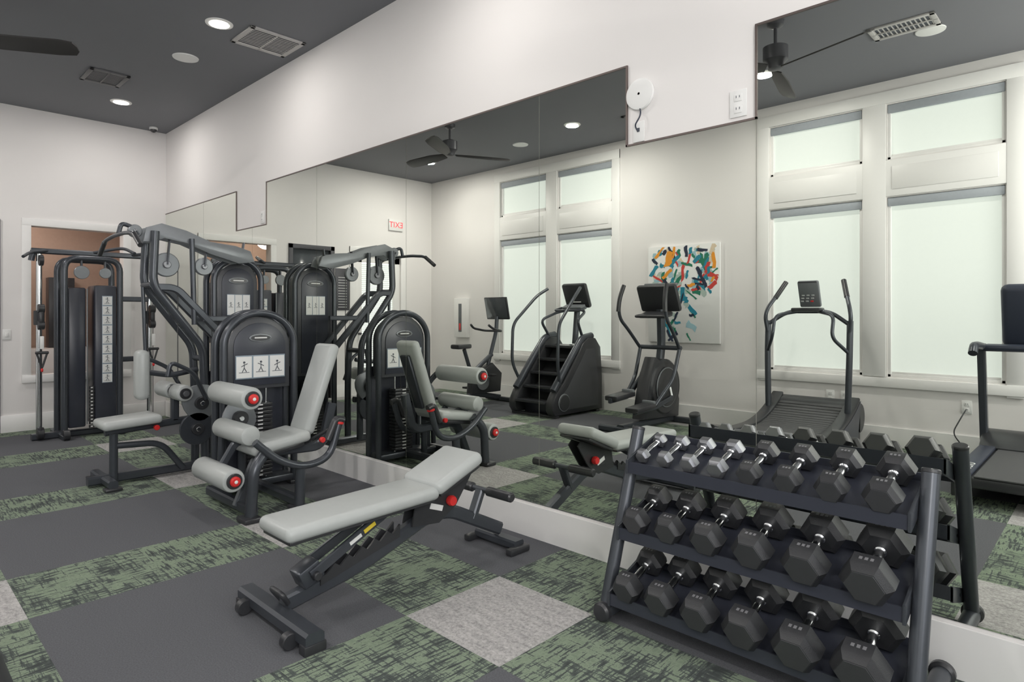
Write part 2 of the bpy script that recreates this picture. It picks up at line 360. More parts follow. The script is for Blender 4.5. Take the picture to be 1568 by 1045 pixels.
# ------------------------------------------------------------ placard helper (faces +X)
def placard(g,x,ya,yb,za,zb_,nx,nz):
    g.p('placard',PLAC).b2((x,ya,za),(x+.004,yb,zb_),bev=.001); ink=g.p('pictograms',INK); xx=x+.0065
    cw=(yb-ya)/nx; ch=(zb_-za)/nz; m_=min(cw,ch)*.05
    for i in range(nx):
        for j in range(nz):
            cy=ya+cw*(i+.5); cz=za+ch*(j+.5); s=min(cw,ch)*.38; k=random.choice((-1,1))
            g.p('placard_cards',WHITE).b2((x+.003,cy-cw/2+m_,cz-ch/2+m_*1.4),(x+.0055,cy+cw/2-m_,cz+ch/2-m_*1.4),bev=0)
            ink.cyl((xx-.001,cy,cz+s*.75),(xx+.0005,cy,cz+s*.75),s*.18,n=12,bev=0)
            for a,b in (((0,.5),(0,-.1)),((0,-.1),(.35*k,-.7)),((0,-.1),(-.3*k,-.75)),((0,.35),(.5*k,.55)),((0,.35),(-.45*k,.1))):
                ink.tube([(xx,cy+a[0]*s,cz+a[1]*s),(xx,cy+b[0]*s,cz+b[1]*s)],s*.06,n=5)
            ink.tube([(xx,cy-s*.8,cz-s*.8),(xx,cy+s*.8,cz-s*.8)],s*.04,n=5)
def arch(yc,hw,z0,zt_,n=14):
    r=hw; zc_=zt_-r*.9
    return [(yc-hw,z0)]+[(yc-hw*math.cos(math.pi*i/n),zc_+r*.9*math.sin(math.pi*i/n)) for i in range(n+1)]+[(yc+hw,z0)]
def tower(g,x,yc,hw,zt_,zs,depth=.16):
    for xx in (x,x-depth):
        pr=arch(yc,hw,0.02,zt_); g.p('tower_frame',STEEL).tube([(xx,a,b) for a,b in pr],.028,fil=.03)
        for s in (-1,1): g.p('feet',BLACK).box((xx,yc+s*hw,.015),(.09,.1,.03),bev=.008)
    g.p('tower_shell',SHELL).prism(arch(yc,hw-.035,zs,zt_-.035),x-depth+.01,x-.005,'x',bev=.008)
    g.p('tower_inset',SHROUD).prism(arch(yc,hw-.075,zs+.03,zt_-.08),x-.01,x+.004,'x',bev=.002)
    g.p('badge',GREYP).prism([(yc+.095*math.cos(t*.5236),zt_-.20+.034*math.sin(t*.5236)) for t in range(12)],x,x+.012,'x',bev=.003)
    g.p('badge_face',BLACK).prism([(yc+.08*math.cos(t*.5236),zt_-.20+.023*math.sin(t*.5236)) for t in range(12)],x+.01,x+.014,'x')
    g.p('badge_line',WHITE).b2((x+.014,yc-.05,zt_-.204),(x+.0155,yc+.05,zt_-.194),bev=0)
    z=.1
    while z<min(.66,zs):
        g.p('weight_stack',BLACK).b2((x-.10,yc-.1,z),(x+.005,yc+.1,z+.026),bev=.003); g.p('stack_numbers',WHITE).b2((x+.004,yc-.02,z+.008),(x+.0065,yc+.02,z+.018),bev=0); z+=.031
    for s in (-.07,.07): g.p('guide_rods',CHROME).cyl((x-.05,yc+s,.04),(x-.05,yc+s,zs+.05),.009)
    g.p('cable',BLACK).cyl((x-.05,yc,.5),(x-.05,yc,zs+.05),.004,n=8)
    g.p('tower_base',STEEL).b2((x-depth-.02,yc-hw,.03),(x+.02,yc+hw,.085),bev=.01)
    g.p('back_panel',SHROUD).b2((x-depth,yc-hw+.02,.08),(x-depth+.008,yc+hw-.02,zs+.1),bev=0)
def knobroller(g,x0,x1,y,z,r=.075,knob=True):
    g.p('roller_pad',VINYL).roller((x0,y,z),(x1,y,z),r)
    g.p('roller_cap',BLACK).cyl((x1-.002,y,z),(x1+.014,y,z),r*.66)
    if knob: g.p('roller_knob',RED).lathe((x1+.012,y,z),(x1+1,y,z),[(0,.034),(.014,.034),(.022,.026),(.024,.01)],20); g.p('roller_pin',WHITE).cyl((x1+.03,y,z),(x1+.04,y,z),.012)
    else: g.p('roller_pin',SILVER).cyl((x1+.01,y,z),(x1+.03,y,z),.025)
    g.p('roller_cap',BLACK).cyl((x0-.012,y,z),(x0+.002,y,z),r*.66)

# ------------------------------------------------------------ leg extension machine
g=Grp('leg_extension_machine',(-4.6,2.15,0),world=True)
tower(g,-4.94,2.23,.285,1.405,.80)
placard(g,-4.93,2.03,2.43,.885,1.07,3,1)
fr=g.p('frame',STEEL)
fr.bar((-4.98,2.19,.06),(-4.22,2.19,.06),.07,.07); fr.bar((-4.98,1.86,.06),(-4.22,1.86,.06),.06,.07); fr.bar((-4.9,1.86,.06),(-4.9,2.2,.06),.06,.06)
for y in (1.83,2.19): g.p('feet',BLACK).box((-4.22,y,.018),(.15,.12,.036),bev=.012)
fr.tube([(-4.22,1.84,.03),(-4.22,1.86,.35),(-4.25,1.97,.46)],.038,fil=.1); fr.tube([(-4.22,2.19,.03),(-4.22,2.2,.3)],.036)
fr.tube([(-4.45,1.85,.05),(-4.45,2.0,.40),(-4.45,2.5,.38),(-4.45,2.58,.7)],sec=(.06,.07),fil=.1)
fr.tube([(-4.86,2.05,.05),(-4.86,2.05,.48),(-4.5,2.05,.44)],.03,fil=.06)
g.p('seat_pad',VINYL).box((-4.46,2.10,.475),(.38,.44,.08),(8,0,0),bev=.035,seg=4)
g.p('seat_base',BLACK).box((-4.46,2.11,.42),(.30,.34,.03),(8,0,0))
g.p('back_pad',VINYL).box((-4.46,2.44,.83),(.27,.085,.70),(-19,0,0),bev=.038,seg=4)
g.p('back_shell',STEEL).box((-4.46,2.493,.80),(.12,.03,.5),(-19,0,0),bev=.01)
for x in (-4.2,-4.72):
    g.p('handle',STEEL).tube([(x,1.86,.53),(x,2.02,.38),(x,2.22,.30),(x,2.42,.34),(x,2.5,.6)],.026,fil=.12)
    g.p('handle_grip',BLACK).tube([(x,2.40,.47),(x,2.47,.62),(x,2.53,.60)],.028)
g.p('handle_collar',RED).cyl((-4.2,2.493,.575),(-4.2,2.497,.593),.034)
g.p('seat_lever',RED).cyl((-4.2,2.35,.48),(-4.17,2.35,.48),.02)
g.p('seat_lever',BLACK).tube([(-4.4,2.3,.42),(-4.2,2.45,.56)],.012)
knobroller(g,-4.84,-4.24,1.86,.82,.078)
g.p('roller_pad',VINYL).roller((-4.80,1.87,.56),(-4.28,1.87,.56),.07)
knobroller(g,-4.78,-4.22,1.73,.29,.078)
lv=g.p('lever_arm',STEEL)
lv.tube([(-4.5,2.02,.46),(-4.5,1.86,.5),(-4.5,1.73,.29)],sec=(.04,.05),fil=.05); lv.tube([(-4.88,2.1,.55),(-4.88,1.95,.75),(-4.86,1.87,.82)],sec=(.035,.05)); lv.cyl((-4.86,1.86,.82),(-4.22,1.86,.82),.016)
lv.cyl((-4.8,1.73,.29),(-4.2,1.73,.29),.016); lv.cyl((-4.3,1.87,.56),(-4.9,1.87,.56),.016)
lv.tube([(-4.9,1.9,.12),(-4.9,1.92,.55),(-4.9,2.05,.75)],.024)
g.p('cam',GREYP).prism([(2.02+.13*math.cos(t*.314)*(1+.2*math.cos(t*.314+1)),.60+.14*math.sin(t*.314)) for t in range(20)],-4.885,-4.86,'x',bev=.004); g.p('cam_hub',BLACK).cyl((-4.86,2.03,.6),(-4.81,2.03,.6),.055); g.p('cam_bolt',CHROME).cyl((-4.81,2.03,.6),(-4.80,2.03,.6),.02)
g.done()

# ------------------------------------------------------------ lat pulldown machine
g=Grp('lat_pulldown_machine',(-6,2.0,0),world=True)
tower(g,-6.08,2.53,.225,1.91,.75,.18)
placard(g,-6.07,2.42,2.64,1.38,1.58,3,1)
bp=g.p('beam_plate',GREYP)
prof=[(1.66,2.0),(1.68,2.12),(1.80,2.165),(2.0,2.12),(2.2,2.04),(2.42,2.02),(2.56,1.98),(2.6,1.88),(2.45,1.86),(2.2,1.93),(2.0,2.01),(1.82,2.04),(1.74,2.0)]
bp.prism(prof,-5.89,-5.87,'x',bev=.003); bp.prism(prof,-6.05,-6.03,'x',bev=.003)
pl=g.p('pulleys',GREYP)
for y,z,r in ((1.62,2.09,.055),(1.86,1.82,.105),(2.17,1.82,.08),(2.5,1.93,.07)):
    pl.cyl((-5.98,y,z),(-5.94,y,z),r,n=32,bev=.008); g.p('pulley_hubs',SILVER).cyl((-5.99,y,z),(-5.92,y,z),r*.3)
    g.p('pulley_brackets',STEEL).bar((-5.93,y,z),(-5.93,y+.02,2.06),.04,.012)
fr=g.p('frame',STEEL)
for x in (-5.84,-6.08):
    fr.tube([(x,1.74,2.09),(x,1.72,1.64),(x,2.12,1.10),(x,2.14,.62),(x,2.14,.06)],.034,fil=.09)
    fr.tube([(x,1.76,1.62),(x,1.9,1.62),(x,2.42,1.06),(x,2.55,.9)],sec=(.05,.06),fil=.08)
fr.tube([(-5.84,1.72,1.64),(-6.08,1.72,1.64)],.026); fr.tube([(-5.84,2.13,1.0),(-6.08,2.13,1.0)],.026)
fr.tube([(-5.84,2.03,2.05),(-5.84,2.05,1.30)],.022)
fr.bar((-5.84,2.12,1.35),(-5.84,2.5,1.35),.04,.05)
fr.bar((-5.96,1.28,.05),(-5.96,2.6,.05),.08,.07); fr.bar((-6.25,1.40,.05),(-5.70,1.40,.05),.07,.06)
for x in (-6.25,-5.72): g.p('feet',BLACK).box((x,1.4,.012),(.09,.12,.024),bev=.006)
fr.tube([(-5.9,1.45,.05),(-5.9,1.45,.42)],.032); fr.tube([(-5.9,1.98,.05),(-5.9,1.80,.30),(-5.9,1.46,.32)],.026,fil=.1); fr.bar((-5.96,1.40,.43),(-5.96,2.14,.47),.06,.06)
fr.bar((-5.96,1.93,.47),(-5.96,1.93,.78),.06,.06)
g.p('seat_pad',VINYL).box((-5.96,1.57,.505),(.33,.44,.075),(3,0,0),bev=.032,seg=4)
g.p('red_pin',RED).cyl((-5.86,1.75,.44),(-5.82,1.75,.44),.022)
knobroller(g,-5.92,-5.70,1.93,.72,.07,False); knobroller(g,-6.30,-6.0,1.93,.72,.07,False)
g.p('roller_bar',CHROME).cyl((-6.28,1.93,.72),(-5.68,1.93,.72),.014)
g.p('chest_pad',VINYL).box((-5.96,1.67,.88),(.16,.10,.42),(0,0,0),bev=.045,seg=4); fr.tube([(-5.96,1.71,.9),(-5.96,1.9,.86),(-5.96,2.12,.9)],.024)
fr.tube([(-5.96,1.70,1.06),(-5.96,1.68,1.62)],.016)
cm=g.p('cam',GREYP); cm.prism([(2.08+.15*math.cos(t*.314)*(1+.25*math.sin(t*.314)),.62+.16*math.sin(t*.314)) for t in range(20)],-5.80,-5.77,'x',bev=.004)
g.p('cam_lower',STEEL).cyl((-5.8,2.05,.40),(-5.77,2.05,.40),.14,n=32); g.p('cam_hub',BLACK).cyl((-5.78,2.08,.62),(-5.73,2.08,.62),.055); g.p('cam_hub',BLACK).cyl((-5.78,2.05,.40),(-5.74,2.05,.40),.05); g.p('cam_bolt',CHROME).cyl((-5.74,2.05,.40),(-5.73,2.05,.40),.02); g.p('cam_bolt',CHROME).cyl((-5.73,2.08,.62),(-5.72,2.08,.62),.02)
for sx in (-5.66,-6.26):
    g.p('row_handles',STEEL).tube([(sx-.04*(1 if sx>-6 else -1),2.1,.66),(sx,1.98,.9),(sx,1.80,1.0),(sx,1.78,.88)],.018,fil=.06)
g.p('lat_bar',STEEL).tube([(-6.52,1.50,1.93),(-6.36,1.50,2.03),(-6.1,1.50,2.05),(-5.8,1.50,2.05),(-5.56,1.50,2.03),(-5.40,1.50,1.93)],.016,fil=.06)
g.p('bar_grips',BLACK).tube([(-6.54,1.50,1.92),(-6.38,1.50,2.02)],.02); g.p('bar_grips',BLACK).tube([(-5.54,1.50,2.02),(-5.38,1.50,1.92)],.02)
fr.tube([(-5.96,1.66,2.1),(-5.96,1.52,2.15),(-5.96,1.50,2.06)],.018,fil=.04)
cb=g.p('cables',BLACK); cb.cyl((-5.96,1.955,1.80),(-5.96,1.955,.6),.004,n=8); cb.cyl((-5.96,2.24,1.80),(-5.96,2.25,.2),.004,n=8)
g.done()

# ------------------------------------------------------------ cable machine
g=Grp('cable_pulley_machine',(-8.5,1.95,0),world=True)
fr=g.p('frame',STEEL); X=-8.45
for x in (X,X-.35): fr.tube([(x,1.60,.03),(x,1.60,2.02),(x,2.14,2.02),(x,2.14,.03)],.034,fil=.14)
fr.bar((X-.17,1.33,2.09),(X-.17,2.62,2.09),.06,.06)
fr.tube([(X-.17,1.35,2.09),(X-.17,1.33,1.98)],.03)
fr.tube([(X-.17,1.5,2.10),(X-.05,1.3,2.06),(X+.1,1.22,2.0)],.016); fr.tube([(X-.17,1.9,2.10),(X+.1,2.15,2.16),(X+.35,2.2,2.08)],.018,fil=.1); fr.tube([(X-.17,2.3,2.10),(X+.1,2.45,2.12),(X+.35,2.5,2.04)],.018,fil=.1)
g.p('shroud_left',SHROUD).box((X-.17,1.725,.90),(.30,.17,1.58),bev=.02); g.p('shroud_right',SHROUD).box((X-.15,1.995,.92),(.34,.22,1.60),bev=.02)
g.p('shroud_edge',GREYP).b2((X-.01,1.81,.14),(X+.0,1.822,1.68))
placard(g,X+.022,1.955,2.06,.60,1.60,1,9)
for y in (1.40,2.50):
    g.p('chrome_columns',CHROME).cyl((X-.17,y,.06),(X-.17,y,2.06),.028)
    c=g.p('carriage',BLACK); zz=1.35; c.cyl((X-.17,y,zz-.08),(X-.17,y,zz+.08),.05); c.box((X-.08,y,zz),(.12,.05,.14),bev=.015); c.cyl((X-.06,y-.03,zz+.1),(X-.06,y+.03,zz+.1),.05); c.cyl((X-.06,y-.03,zz-.08),(X-.06,y+.03,zz-.08),.05)
    g.p('cable',BLACK).cyl((X-.03,y,.12),(X-.03,y,1.95),.004,n=8)
    c.cyl((X-.06,y-.02,1.98),(X-.06,y+.02,1.98),.06)
    h=g.p('handle',BLACK); h.tube([(X-.01,y-.05,.98),(X-.01,y,.80),(X-.01,y+.05,.98)],.010,fil=.02); g.p('handle_grip',BLACK).cyl((X-.01,y-.06,.97),(X-.01,y+.06,.97),.016)
    g.p('handle_tag',RED).cyl((X-.01,y-.01,.78),(X-.01,y+.01,.78),.02)
    g.p('hang_strap',WHITE).box((X-.01,y,1.08),(.03,.035,.14),bev=.005)
    c.cyl((X-.1,y-.03,.08),(X-.1,y+.03,.08),.065)
fr.bar((X-.17,1.33,.035),(X-.17,2.62,.035),.10,.07); fr.bar((X-.55,1.60,.03),(X+.12,1.60,.03),.07,.06); fr.bar((X-.55,2.14,.03),(X+.12,2.14,.03),.07,.06)
for y in (1.60,2.14): g.p('feet',BLACK).cyl((X+.1,y-.03,.06),(X+.1,y+.03,.06),.06)
for i in range(12): g.p('weight_stack',BLACK).b2((X+.005,1.83,.10+i*.04),(X+.025,1.88,.132+i*.04),bev=0); g.p('numbers',WHITE).b2((X+.025,1.845,.11+i*.04),(X+.027,1.865,.122+i*.04),bev=0)
fr.bar((X-.17,2.16,1.57),(X-.17,2.50,1.57),.05,.06); fr.bar((X-.17,2.16,.85),(X-.17,2.50,.85),.05,.06)
g.p('disc',GREYP).cyl((X+.0,1.76,1.86),(X+.03,1.76,1.86),.075,n=28); g.p('disc_bracket',STEEL).bar((X,1.76,1.86),(X,1.76,2.02),.04,.02)
g.p('disc',GREYP).cyl((X+.0,1.99,1.86),(X+.03,1.99,1.86),.06,n=28); g.p('disc_bracket',STEEL).bar((X,1.99,1.86),(X,1.99,2.02),.04,.02)
g.done()

# ------------------------------------------------------------ adjustable bench
g=Grp('adjustable_weight_bench',(-2.73,2.0,0),world=True); bx=-2.72
g.p('back_pad',VINYL).box((bx,1.705,.445),(.30,.85,.07),(1.5,0,0),bev=.033,seg=4); g.p('back_board',BLACK).box((bx,1.70,.407),(.26,.8,.018),(1.5,0,0))
g.p('seat_pad',VINYL).box((bx,2.265,.535),(.32,.35,.078),(22,0,0),bev=.036,seg=4); g.p('seat_board',BLACK).box((bx,2.285,.49),(.26,.3,.018),(22,0,0))
fr=g.p('frame',STEEL)
fr.tube([(bx,1.33,.09),(bx,1.75,.16),(bx,2.15,.30),(bx,2.30,.30),(bx,2.70,.10)],sec=(.055,.075),fil=.12)
fr.bar((bx-.33,1.31,.055),(bx+.33,1.31,.055),.085,.065)
g.p('feet',BLACK).box((bx-.31,1.31,.02),(.05,.10,.04)); g.p('feet',BLACK).box((bx+.31,1.31,.02),(.05,.10,.04))
g.p('wheels',BLACK).cyl((bx+.20,1.25,.035),(bx+.24,1.25,.035),.035); g.p('wheels',BLACK).cyl((bx-.24,1.25,.035),(bx-.20,1.25,.035),.035); g.p('handle',BLACK).tube([(bx-.03,1.34,.1),(bx-.06,1.30,.16),(bx+.06,1.30,.16),(bx+.03,1.34,.1)],.012)
fr.bar((bx-.17,2.70,.04),(bx+.17,2.70,.04),.08,.05); g.p('feet',BLACK).box((bx+.18,2.68,.02),(.05,.16,.04),bev=.01); g.p('feet',BLACK).box((bx-.18,2.68,.02),(.05,.16,.04),bev=.01)
for s in (-.028,.028):
    g.p('ladder',BLACK).prism([(1.50,.13),(1.95,.245),(1.95,.29)]+[(1.95-.075*i-(.0 if k==0 else .045),.29-.019*i+(.02 if k==0 else -.02)) for i in range(6) for k in (0,1)]+[(1.50,.17)],bx+s-.006,bx+s+.006,'x')
    g.p('strut',STEEL).bar((bx+s*2,1.44,.20),(bx+s*1.6,1.86,.40),.02,.05)
g.p('strut_bar',BLACK).cyl((bx-.09,1.46,.20),(bx+.09,1.46,.20),.02)
g.p('strut_block',STEEL).box((bx,1.45,.20),(.10,.11,.09),(25,0,0),bev=.01)
for s in (-.045,.035): g.p('pivot_bracket',BLACK).prism([(2.02,.28),(2.05,.42),(2.15,.43),(2.4,.52),(2.44,.49),(2.32,.33),(2.2,.26)],bx+s,bx+s+.01,'x')
g.p('brand_plate',WHITE).box((bx+.047,2.18,.35),(.003,.09,.03),(-20,0,0),bev=0)
g.p('knob',RED).lathe((bx+.05,2.27,.37),(bx+1,2.27,.37),[(0,.026),(.02,.03),(.034,.024)],16)
g.p('knob_stem',CHROME).cyl((bx+.03,2.27,.37),(bx+.055,2.27,.37),.015)
g.p('label',YEL).box((bx+.060,1.75,.348),(.003,.07,.020),(25,0,0),bev=0); g.p('label2',WHITE).box((bx+.062,1.67,.310),(.003,.07,.018),(25,0,0),bev=0)
fr.tube([(bx,2.48,.21),(bx,2.55,.36)],sec=(.06,.04))
g.p('leg_bar',STEEL).cyl((bx-.26,2.55,.365),(bx+.24,2.55,.365),.016)
for s in (-1,1): g.p('leg_grip',BLACK).cyl((bx+s*.06,2.55,.365),(bx+s*.26,2.55,.365),.028,bev=.008)
g.done()

# ------------------------------------------------------------ dumbbell rack
g=Grp('dumbbell_rack',(-1.08,2.55,0),world=True)
xl,xr=-1.70,-.49; fr=g.p('frame',STEEL)
for x in (xl,xr):
    fr.tube([(x,2.375,.05),(x,2.65,.838)],.030,n=16); g.p('post_caps',BLACK).cyl((x,2.647,.83),(x,2.652,.848),.031)
    fr.tube([(x,2.35,.042),(x,2.84,.042)],.034,n=16)
    for y,e in ((2.33,2.37),(2.82,2.86)): g.p('feet',BLACK).cyl((x,y,.045),(x,e,.045),.044,bev=.01)
tiers=[(2.50,.685),(2.425,.395),(2.355,.115)]
dy,dz=.27,.088; ang=math.atan2(dz,dy)
for yf,zf in tiers:
    sh=g.p('shelf',SHROUD)
    sh.prism([(yf,zf-.03),(yf,zf+.022),(yf+.008,zf+.022),(yf+.010,zf),(yf+dy-.008,zf+dz),(yf+dy-.006,zf+dz+.03),(yf+dy,zf+dz+.03),(yf+dy,zf+dz-.03),(yf+dy-.006,zf+dz-.01),(yf+.006,zf-.012),(yf+.006,zf-.03)],xl+.03,xr-.03,'x')
    for x in (xl+.034,xr-.034): g.p('brackets',STEEL).prism([(yf-.005,zf-.035),(yf-.005,zf+.03),(yf+dy,zf+dz+.035),(yf+dy,zf+dz-.035)],x-.006,x+.006,'x',bev=.002)
    for x in (xl+.045,xr-.026): g.p('bolts',CHROME).cyl((x-.008,yf+.12,zf+.04),(x-.002,yf+.12,zf+.04),.011,n=12)
g.done()
def dumbbell(x,yf,zf,r,hl,hd,face,body,hdl=.0135):
    ap=r*.866; c=Vector((x,yf+dy/2,zf+dz/2))+Vector((0,-math.sin(ang),math.cos(ang)))*(ap+.004)
    g=Grp('hex_dumbbell',c); g.M=Matrix.Translation(c)@Matrix.Rotation(ang,4,'X')
    for s in (-1,1):
        a=Vector((0,s*hd/2,0)); L=hl
        g.p('head',body).lathe(a,a+Vector((0,s,0)),[(0,r*.72),(L*.14,r*.93),(L*.2,r),(L*.72,r),(L*.78,r*.97),(L,r*.76)],6)
        g.p('face',face).lathe(a+Vector((0,s*(L-.001),0)),a+Vector((0,s*(L+1),0)),[(0,r*.74),(.003,r*.72)],6)
        g.p('collar',CHROME).cyl(a-Vector((0,s*.012,0)),a+Vector((0,s*.004,0)),hdl*1.25,n=16)
        if body is RUBBER:
            for k in (-1,0,1): g.p('marking',LABEL).box((k*r*.2,s*(hd/2+hl*.46),ap+.0006),(r*.12,hl*.14,.001),bev=0)
    g.p('handle',CHROME).lathe((0,-hd/2,0),(0,1,0),[(0,hdl*.85),(hd*.25,hdl*1.02),(hd*.5,hdl*1.12),(hd*.75,hdl*1.02),(hd,hdl*.85)],16)
    g.done(join=True)
def row(ti,rs,hls,hd,bodies,faces):
    yf,zf=tiers[ti]; tot=sum(2*r for r in rs); W=(xr-xl)-.11; gap=(W-tot)/(len(rs)-1); x=xl+.055
    for r,h,b,f in zip(rs,hls,bodies,faces):
        dumbbell(x+r,yf,zf,r,h,hd,f,b,hdl=min(.0165,.010+r*.09)); x+=2*r+gap
row(0,[.034,.038,.042,.046,.053,.057,.061,.066],[.045,.05,.055,.06,.07,.075,.08,.085],.115,[SILVER]*4+[RUBBER]*4,[SILVER]*4+[RUBFACE]*4)
row(1,[.064,.068,.074,.079,.084,.089],[.08,.084,.09,.095,.1,.105],.12,[RUBBER]*6,[RUBFACE]*6)
row(2,[.068,.073,.078,.083,.088,.093],[.088,.092,.098,.103,.108,.11],.12,[RUBBER]*6,[RUBFACE]*6)

# ------------------------------------------------------------ stair climber (local, front = -Y)
g=Grp('stair_climber',(-5.80,-1.0,0)); b=g.p('side_shells',BLACK)
prof=[(.45,.03),(.50,.10),(.50,.20),(.42,.33),(.25,.48),(-.05,.84),(-.15,.98),(-.28,1.06),(-.44,1.05),(-.56,.92),(-.60,.5),(-.60,.03)]
for s in (-1,1):
    b.prism(prof,s*.41,s*.27,'x',bev=.025); g.p('side_trim',SHELL).prism([(.35,.1),(.33,.28),(.2,.4),(-.1,.76),(-.2,.9),(-.4,.9),(-.48,.5),(-.48,.1)],s*.412,s*.417,'x')
    g.p('side_wheel',GREYP).cyl((s*.412,.28,.20),(s*.425,.28,.20),.12,n=32); g.p('side_hub',BLACK).cyl((s*.42,.28,.20),(s*.435,.28,.20),.105,n=32)
    g.p('handrails',STEEL).tube([(s*.36,.30,.42),(s*.42,.42,.70),(s*.42,.40,1.25),(s*.36,-.05,1.66),(s*.30,-.22,1.76)],.022,fil=.12)
    g.p('handrails',STEEL).tube([(s*.30,-.3,1.0),(s*.34,-.1,1.3),(s*.25,-.40,1.42),(s*.1,-.50,1.45)],.020,fil=.1)
    g.p('rail_caps',STEEL).tube([(s*.34,.42,.36),(s*.34,.05,.78),(s*.34,-.2,1.05),(s*.34,-.42,1.08)],.05,fil=.08)
for i in range(5):
    g.p('steps',BLACK).box((0,.40-i*.16,.20+i*.18),(.54,.24,.03)); g.p('step_edges',STEEL).box((0,.515-i*.16,.217+i*.18),(.52,.015,.006)); g.p('risers',SHROUD).box((0,.30-i*.16,.11+i*.18),(.54,.02,.18))
g.p('core',BLACK).prism([(.30,.03),(.30,.1),(-.35,.95),(-.55,.8),(-.55,.03)],-.26,.26,'x')
m=g.p('mast',STEEL); m.tube([(0,-.48,.95),(0,-.54,1.5)],.045); c=g.p('console',BLACK); c.box((0,-.52,1.66),(.44,.08,.38),(-22,0,0),bev=.035); g.p('screen',SCREEN).box((0,-.478,1.69),(.30,.01,.18),(-22,0,0)); g.p('bezel',GREYP).box((0,-.45,1.49),(.36,.12,.05),(-22,0,0),bev=.015)
g.p('buttons',WHITE).box((0,-.497,1.565),(.2,.006,.015),(-22,0,0)); m.tube([(-.22,-.45,1.48),(-.25,-.3,1.44),(.25,-.3,1.44),(.22,-.45,1.48)],.018)
g.p('feet',BLACK).box((0,.4,.015),(.8,.08,.03)); g.p('feet',BLACK).box((0,-.5,.015),(.8,.08,.03)); g.done()

# ------------------------------------------------------------ elliptical trainer
g=Grp('elliptical_trainer',(-4.2,-.85,0)); f=g.p('frame',STEEL)
f.bar((0,-.62,.06),(0,.55,.06),.10,.08); f.bar((-.3,.52,.04),(.3,.52,.04),.09,.07); f.bar((-.28,-.62,.04),(.28,-.62,.04),.09,.07)
hs=g.p('flywheel_housing',BLACK); hs.cyl((-.11,-.30,.48),(.11,-.30,.48),.35,n=40,bev=.03); hs.prism([(-.64,.08),(-.66,.3),(-.5,.66),(-.1,.86),(.05,.58),(.18,.12)],-.09,.09,'x',bev=.02)
for s in (-1,1):
    g.p('housing_ring',GREYP).cyl((s*.112,-.30,.48),(s*.125,-.30,.48),.25,n=40); g.p('housing_disc',BLACK).cyl((s*.12,-.30,.48),(s*.132,-.30,.48),.235,n=40)
    z=.30 if s>0 else .40; yy=.38 if s>0 else .30
    g.p('pedals',BLACK).box((s*.17,yy,z),(.18,.40,.06),(-4,0,0),bev=.015); g.p('pedal_rims',GREYP).box((s*.17,yy-.17,z+.04),(.17,.04,.06),bev=.012)
    g.p('link_arms',STEEL).tube([(s*.17,.52,z-.04),(s*.19,.1,z-.02),(s*.19,-.28,z+.16-.1*s)],sec=(.045,.06)); g.p('crank',CHROME).bar((s*.15,-.30,.48),(s*.19,-.28,z+.16-.1*s),.03,.04)
    g.p('arm_linkage',STEEL).tube([(s*.20,.12,z),(s*.27,-.18,.60),(s*.28,-.32,.98)],.024,fil=.1)
    g.p('handlebars',STEEL).tube([(s*.28,-.32,.95),(s*.31,-.10,1.18),(s*.33,.10,1.35),(s*.32,.10,1.58),(s*.30,.03,1.75)],.021,fil=.12); g.p('grips',BLACK).tube([(s*.33,.11,1.42),(s*.32,.10,1.58),(s*.30,.03,1.75)],.027,fil=.08)
g.p('arm_axle',STEEL).cyl((-.3,-.32,.97),(.3,-.32,.97),.028)
g.p('mast',STEEL).tube([(0,-.30,.7),(0,-.36,1.0),(0,-.34,1.45)],sec=(.09,.09),fil=.1)
c=g.p('console',BLACK); c.box((0,-.30,1.59),(.56,.08,.36),(-24,0,0),bev=.035); c.box((0,-.22,1.38),(.40,.18,.05),(-15,0,0),bev=.02); g.p('screen',SCREEN).box((0,-.256,1.615),(.42,.01,.20),(-24,0,0))
g.p('fixed_grips',BLACK).tube([(-.2,-.25,1.38),(-.22,-.08,1.36),(.22,-.08,1.36),(.2,-.25,1.38)],.018); g.p('console_top',GREYP).box((0,-.345,1.765),(.46,.05,.03),bev=.01)
g.done()

# ------------------------------------------------------------ curved treadmill
g=Grp('curved_treadmill',(-2.44,-.60,0))
cur=lambda y:.20+.26*max(0,(-y-.0)/.85)**2+.10*max(0,(y-.2)/.65)**2
ys=[-.85+.05*i for i in range(35)]
top=[(y,cur(y)+.05) for y in ys]; pr=[(-.85,.06)]+top+[(.85,.06)]
for s in (-1,1):
    g.p('side_rails',BLACK).prism(pr,s*.46,s*.33,'x',bev=.015); g.p('rail_skirt',SHROUD).prism([(y,z-.03) for y,z in pr if z>.07 ]+[(.75,.1),(-.75,.1)],s*.461,s*.465,'x')
    g.p('uprights',STEEL).tube([(s*.40,-.60,.10),(s*.42,-.62,.95),(s*.42,-.64,1.32)],.032)
    g.p('handlebars',STEEL).tube([(s*.42,-.62,1.20),(s*.44,-.60,1.36),(s*.42,-.62,1.46),(s*.30,-.84,1.74)],.021,fil=.06); g.p('grips',BLACK).tube([(s*.37,-.71,1.57),(s*.30,-.84,1.75)],.027)
    g.p('inner_rails',STEEL).tube([(s*.42,-.62,.98),(s*.30,-.45,1.15),(s*.30,-.52,1.38),(s*.1,-.66,1.42)],.018,fil=.08)
    for y in (-.75,.75): g.p('feet',BLACK).cyl((s*.37,y,0),(s*.37,y,.08),.035)
for i in range(len(ys)*1-1):
    y=ys[i]+.025; a=math.degrees(math.atan2(cur(y+.01)-cur(y-.01),.02)); g.p('belt_slats',SLAT).box((0,y,cur(y)+.02),(.66,.046,.02),(a,0,0),bev=.004)
g.p('front_cowl',BLACK).cyl((-.46,-.85,.30),(.46,-.85,.30),.17,n=28,bev=.02); g.p('rear_cowl',BLACK).cyl((-.46,.85,.20),(.46,.85,.20),.10,n=28,bev=.02)
